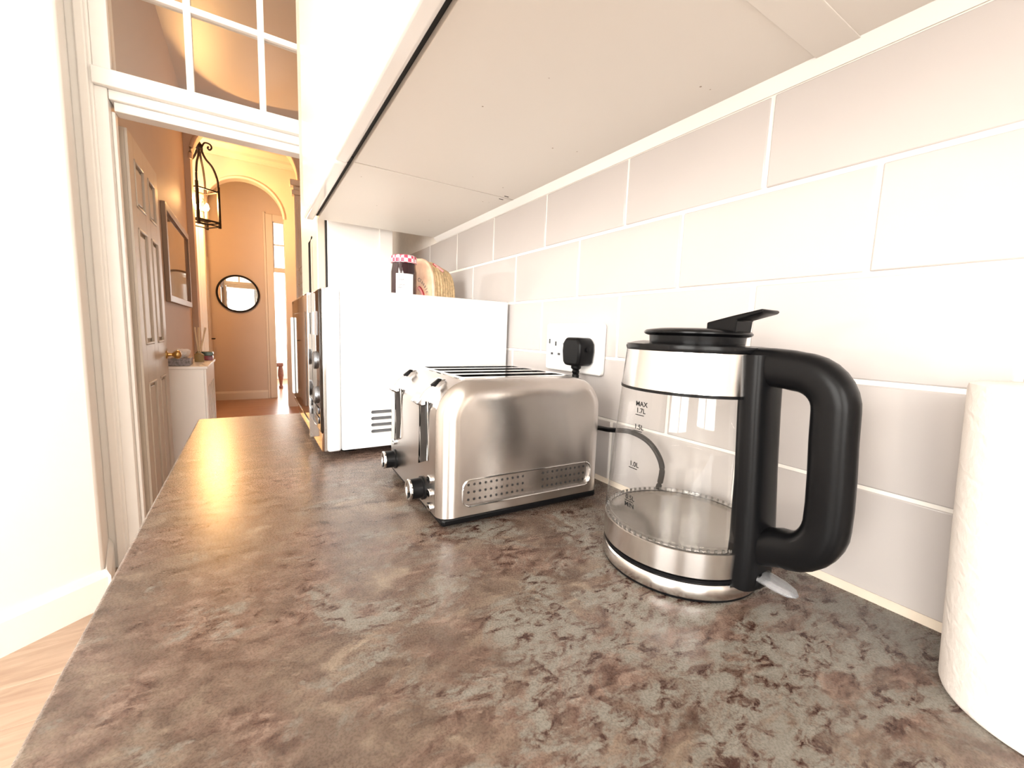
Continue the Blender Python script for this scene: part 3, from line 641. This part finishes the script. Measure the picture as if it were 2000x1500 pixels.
# kettle cable loop on the worktop behind
cab = thing('power_cable', 'black power cable curling up behind the kettle', 'cable', (-.03, .42, 0))
def smooth_path(pts, n=8):
    P_ = [Vector(p) for p in pts]; out = []
    for i in range(len(P_)-1):
        p0, p1, p2, p3 = P_[max(i-1,0)], P_[i], P_[i+1], P_[min(i+2, len(P_)-1)]
        for k in range(n):
            t = k/n; out.append(.5*((2*p1) + (p2-p0)*t + (2*p0-5*p1+4*p2-p3)*t*t + (3*p1-p0-3*p2+p3)*t**3))
    return out + [P_[-1]]
rel = lambda pts: [(x+.03, y-.42, z) for x, y, z in pts]
mk('cord', tube(nb(), smooth_path(rel([(-.022,.60,.003),(-.020,.55,.060),(-.024,.50,.090),(-.03,.452,.098),(-.03,.41,.104),(-.03,.375,.096),(-.032,.352,.074),(-.034,.350,.048),(-.040,.356,.020),(-.055,.346,.0042),(-.060,.335,.0042)])), .0038, 10), black_satin, cab, smooth=True)

# ================================================================== SOCKET, PLUG
so = thing('double_socket', 'white double wall socket above the toaster', 'socket', (-.0005, .576, .219))
pl = mk('face_plate', prism(nb(), rrect(-.0755, .0755, -.0435, .0435, .006, 4), -.0105, 0, 'yz'), plastic_white, so, bevel=.0025)
for s in (-1, 1):
    sw = mk('switch', box(nb(), -.0135, -.0104, s*.017-.006, s*.017+.006, .004, .028), plastic_white, so, bevel=.0012)
for w_, h_, yy, zz_ in ((.0042,.0085,.045,.006), (.0068,.0042,.0555,-.013), (.0068,.0042,.0345,-.013), (.004,.009,.064,.010)):
    mk('pin_hole', box(nb(), -.0110, -.0103, yy-w_/2, yy+w_/2, zz_-h_/2, zz_+h_/2), mat('hole_dark', (.05,.05,.05), .7), so)
mk('switch_mark', box(nb(), -.0138, -.0134, .013, .021, .0060, .0072), ink, so)
pg = thing('power_plug', 'black plug pushed into the wall socket', 'plug', (-.0115, .537, .2145))
bm = nb(); poly = [(-.022,-.018),(-.017,-.024),(.017,-.024),(.022,-.018),(.025,0.),(.024,.014),(.016,.0235),(-.016,.0235),(-.024,.014),(-.025,0.)]
prism(bm, [(a*.96, b) for a, b in poly], -.034, -.0005, 'yz'); mk('body', bm, black_plastic, pg, bevel=.005, seg=3)
mk('grip', lathe(nb(), [(0,-.002),(.004,-.002),(.0045,.001),(0,.002)], 12, Matrix.Translation((-.018,-.0255,.004)) @ Matrix.Rotation(PI/2, 4, 'X')), black_plastic, pg, smooth=True)
mk('cord_sleeve', lathe(nb(), [(0,-.047),(.0055,-.047),(.0062,-.040),(.0050,-.038),(.0065,-.034),(.0052,-.031),(.0085,-.028),(.0088,-.021),(0,-.021)], 16, Matrix.Translation((-.020,0,0))), black_plastic, pg, smooth=True)
mk('cord', tube(nb(), smooth_path([(-.020,0,-.045),(-.020,.0,-.075),(-.018,.002,-.12),(-.014,.008,-.19),(-.012,.03,-.208)]), .0036, 10), black_satin, pg, smooth=True)

# ================================================================== KITCHEN ROLL
pr_ = thing('kitchen_roll', 'white paper kitchen roll standing at the front of the worktop', 'kitchen roll', (-.060, .012, 0))
paper = mat('paper_towel', (.87,.82,.78), .95, spec=.1); v = coord(paper)
wv = N(paper, 'ShaderNodeTexWave', wave_type='RINGS', rings_direction='SPHERICAL'); wv.inputs['Scale'].default_value = 26; wv.inputs['Distortion'].default_value = 9; wv.inputs['Detail'].default_value = 2; wv.inputs['Detail Scale'].default_value = 2.2
L(paper, v, wv.inputs['Vector']); ns = noise(paper, v, 420, 2); ad = N(paper, 'ShaderNodeMath', operation='ADD'); L(paper, wv.outputs['Fac'], ad.inputs[0]); L(paper, ns, ad.inputs[1]); bump(paper, ad.outputs[0], .35, .0008)
mk('paper', lathe(nb(), [(.0195,.001),(.0525,0),(.0545,.0012),(.0555,.004),(.0580,.115),(.0592,.215),(.0585,.2180),(.0560,.2190),(.0195,.2188),(.0195,.001)], 72, Matrix(((1,0,-.035,0),(0,1,.02,0),(0,0,1,0),(0,0,0,1)))), paper, pr_, smooth=True)
mk('cardboard_core', lathe(nb(), [(.0180,.0005),(.0193,.0005),(.0193,.2186),(.0180,.2186),(.0180,.0005)], 40, Matrix(((1,0,-.035,0),(0,1,.02,0),(0,0,1,0),(0,0,0,1)))), speckled('cardboard', (.45,.33,.22), .8, .08, 60), pr_, smooth=True)

# ================================================================== HALLWAY THINGS
# lantern
LX, LY = -.905, 5.95
ln = thing('hall_lantern', 'black iron candle lantern hanging between the hallway arches', 'lantern', (LX, LY, 1.335), .62)
q = .112
cor = [(-q,-q),(q,-q),(q,q),(-q,q)]
for a, b in cor: mk('post', box(nb(), a-.012, a+.012, b-.012, b+.012, -.03, .42), iron, ln, bevel=.002)
for nm, z, w in (('bottom_rail', .03, .011), ('upper_rail', .36, .009), ('lower_rail', -.012, .007)):
    bm = nb()
    for i in range(4):
        a, b = cor[i], cor[(i+1) % 4]; tube(bm, [(a[0],a[1],z), (b[0],b[1],z)], w, 6)
    mk(nm, bm, iron, ln)
for a, b in cor:
    s = 1/math.hypot(a, b); dx, dy = a*s, b*s; rad = math.hypot(a, b)
    pts = smooth_path([(dx*rad,dy*rad,.41),(dx*rad*.97,dy*rad*.97,.50),(dx*rad*.72,dy*rad*.72,.62),(dx*rad*.34,dy*rad*.34,.70),(dx*.022,dy*.022,.78),(dx*.018,dy*.018,.83)])
    sa = mk('scroll_arm', tube(nb(), pts, .011, 8), iron, ln, smooth=True)
    pts = smooth_path([(dx*.018,dy*.018,.80),(dx*.05,dy*.05,.865),(dx*.10,dy*.10,.86),(dx*.115,dy*.115,.825),(dx*.095,dy*.095,.80),(dx*.078,dy*.078,.82),(dx*.09,dy*.09,.835)])
    mk('scroll_curl', tube(nb(), pts, .009, 8), iron, sa, smooth=True)
mk('crown', lathe(nb(), [(0,.77),(.022,.775),(.034,.80),(.020,.82),(.026,.84),(.012,.87),(0,.88)], 16), iron, ln, smooth=True)
mk('hanging_rod', tube(nb(), [(0,0,.87),(0,0,1.114)], .006, 8), iron, ln)
mk('candle_tray', lathe(nb(), [(0,.036),(.075,.036),(.085,.048),(.080,.050),(.070,.042),(0,.042)], 28), iron, ln, smooth=True)
candle_m = mat('candle_sleeve', (.85,.76,.55), .5)
for k in range(4):
    a = PI/2*k + .4; x, y = .055*math.cos(a), .055*math.sin(a)
    cd = mk('candle', lathe(nb(), [(0,.042),(.012,.042),(.012,.14),(0,.142)], 14, Matrix.Translation((x,y,0))), candle_m, ln, smooth=True)
    mk('bulb', lathe(nb(), [(0,.142),(.011,.147),(.021,.168),(.019,.192),(.008,.218),(0,.228)], 14, Matrix.Translation((x,y,0))), bulb_m, cd, smooth=True)
pl_ = bpy.data.lights.new('lantern_light', 'POINT'); pl_.energy = 110; pl_.color = (1.0,.54,.20); pl_.shadow_soft_size = .05
po = bpy.data.objects.new('lantern_light', pl_); C.objects.link(po); po.location = (LX, LY, 1.335+.25)

# picture on the left hall wall
pc = thing('picture', 'wide framed picture hanging on the beige hallway wall', 'picture', (-.99, 4.45, .38))
fm_ = mat('frame_wood', (.30,.22,.16), .4)
bm = nb()
for q_ in ((-.65,-.60,0,.68), (.60,.65,0,.68), (-.5995,.5995,0,.05), (-.5995,.5995,.63,.68)): box(bm, .0, .028, q_[0], q_[1], q_[2], q_[3])
mk('frame', bm, fm_, pc, bevel=.004)
pm = mat('picture_print', (.3,.2,.13), .05, spec=.6); v = coord(pm, (1,1.5,2.5), (.5,0,0))
L(pm, ramp(pm, noise(pm, v, 2.2, 3, .5, 1.5), [(.35, (.20,.13,.09)), (.5, (.30,.21,.15)), (.65, (.40,.30,.22))]), B(pm).inputs['Base Color'])
mk('print', box(nb(), .004, .012, -.60, .60, .05, .63), pm, pc)
# radiator cover
rc = thing('radiator_cover', 'white slatted radiator cover against the beige hallway wall', 'radiator cover', (-.875, 3.81, FL))
mk('top_board', box(nb(), -.114, .128, -.368, .368, .832, .850), white_gloss, rc, bevel=.003)
mk('side_panel', box(nb(), -.114, .105, -.358, -.342, 0, .832), white_gloss, rc); mk('side_panel', box(nb(), -.114, .105, .342, .358, 0, .832), white_gloss, rc)
mk('front_frame', box(box(box(box(nb(), .1055, .118, -.358, -.29, 0, .8315), .1055, .118, .29, .358, 0, .8315), .1055, .117, -.2895, .2895, .70, .8315), .1055, .117, -.2895, .2895, 0, .12), white_gloss, rc, bevel=.002)
for k in range(5): mk('slat', box(nb(), .106, .114, -.232+.116*k-.028, -.232+.116*k+.028, .12, .70), white_gloss, rc, bevel=.002)
mk('radiator', box(nb(), -.08, .02, -.33, .33, .10, .70), mat('radiator_enamel', (.30,.27,.24), .4), rc, bevel=.01)
CZ = FL + .850
tb = thing('tissue_box', 'grey patterned tissue box with white tissue on the radiator cover', 'tissue box', (-.905, 3.60, CZ+.0005))
tbm = speckled('grey_pattern_card', (.24,.22,.23), .5, .6, 60)
mk('carton', box(nb(), -.058, .058, -.10, .10, 0, .048), tbm, tb, bevel=.002)
bm = nb(); lathe(bm, [(.022,.044),(.040,.055),(.052,.075),(.050,.095),(.030,.108),(.006,.104),(0,.10)], 20)
for q_ in bm.verts: q_.co += Vector((random.uniform(-.005,.005) + .012*(q_.co.z-.05)/.05, random.uniform(-.006,.006), random.uniform(-.004,.004)))
mk('tissue', bm, paper, tb, smooth=True)
df = thing('reed_diffuser', 'glass reed diffuser with pale sticks on the radiator cover', 'diffuser', (-.825, 3.86, CZ))
mk('bottle', lathe(nb(), [(0,0),(.028,0),(.030,.004),(.030,.055),(.014,.066),(.012,.080),(.009,.080),(.009,.066)], 24), mat('amber_liquid_glass', (.30,.22,.10), .1, spec=.6), df, smooth=True)
for k, (dx, dy) in enumerate(((-.02,.02),(.012,-.01),(.045,.02),(.0,.035),(.05,-.03))): mk('reed', tube(nb(), [(0,0,.04),(dx,dy,.255)], .005, 6), mat('reed_%d' % k, (.72,.55,.36), .7), df)
tr_ = thing('trinket_box', 'dark green and red trinket box on the far end of the radiator cover', 'box', (-.805, 4.07, CZ))
mk('body', prism(nb(), rrect(-.052, .052, 0, .035, .008, 4), -.05, .05, 'xz'), speckled('red_lacquer', (.22,.03,.04), .3, .5, 50), tr_, bevel=.003)
mk('lid', prism(nb(), rrect(-.054, .054, .035, .066, .010, 4), -.052, .052, 'xz'), speckled('green_lacquer', (.06,.10,.075), .25, .6, 45), tr_, bevel=.003)

# round mirror
mi = thing('round_mirror', 'round mirror in a thin black frame on the far hallway wall', 'mirror', (-.628, YE, .685))
rm = Matrix.Rotation(PI/2, 4, 'X')
mk('frame', lathe(nb(), [(.246,0),(.274,0),(.274,.024),(.248,.024),(.246,0)], 64, rm), iron, mi, smooth=True); mk('glass', lathe(nb(), [(0,.012),(.2475,.012),(.2475,.004),(0,.004)], 64, rm), mirror_m, mi, smooth=True)
# brass handle on a hall door at the far left
hdl = tag(mk('door_2', box(nb(), -.985, -.965, 6.95, 7.45, FL, 1.15), hall_white, None, bevel=.003), 'cream hallway door just left of the round mirror', 'door', None, 'structure')
mk('door_handle', tube(nb(), [(-.965,7.30,.02),(-.93,7.30,.02),(-.93,7.38,.02)], .009, 8), iron, hdl, smooth=True)
# carved wooden chair in the far room
ch = thing('carved_chair', 'dark carved wooden chair seen through the far doorway', 'chair', (-.275, 8.75, FL), .3)
mk('seat', box(nb(), -.22, .22, -.22, .22, .40, .47), wood_dark, ch, bevel=.02)
for a in (-.18, .18):
    for b in (-.18, .18):
        mk('leg', lathe(nb(), [(0,0),(.03,0),(.035,.03),(.022,.06),(.03,.14),(.048,.24),(.042,.33),(.03,.40),(0,.41)], 16, Matrix.Translation((a, b, 0))), wood_dark, ch, smooth=True)
    mk('back_post', lathe(nb(), [(0,.46),(.03,.46),(.045,.55),(.03,.66),(.024,.72),(.036,.77),(.040,.80),(.022,.84),(0,.85)], 16, Matrix.Translation((a, .19, 0))), wood_dark, ch, smooth=True)
mk('backrest', box(nb(), -.17, .17, .17, .205, .52, .80), wood_dark, ch, bevel=.01)

# ------------------------------------------------------------------ raise the whole place so that the floor is at z = 0
for o in list(C.objects):
    if o.parent is None and o.type != 'CAMERA': o.location.z += UP
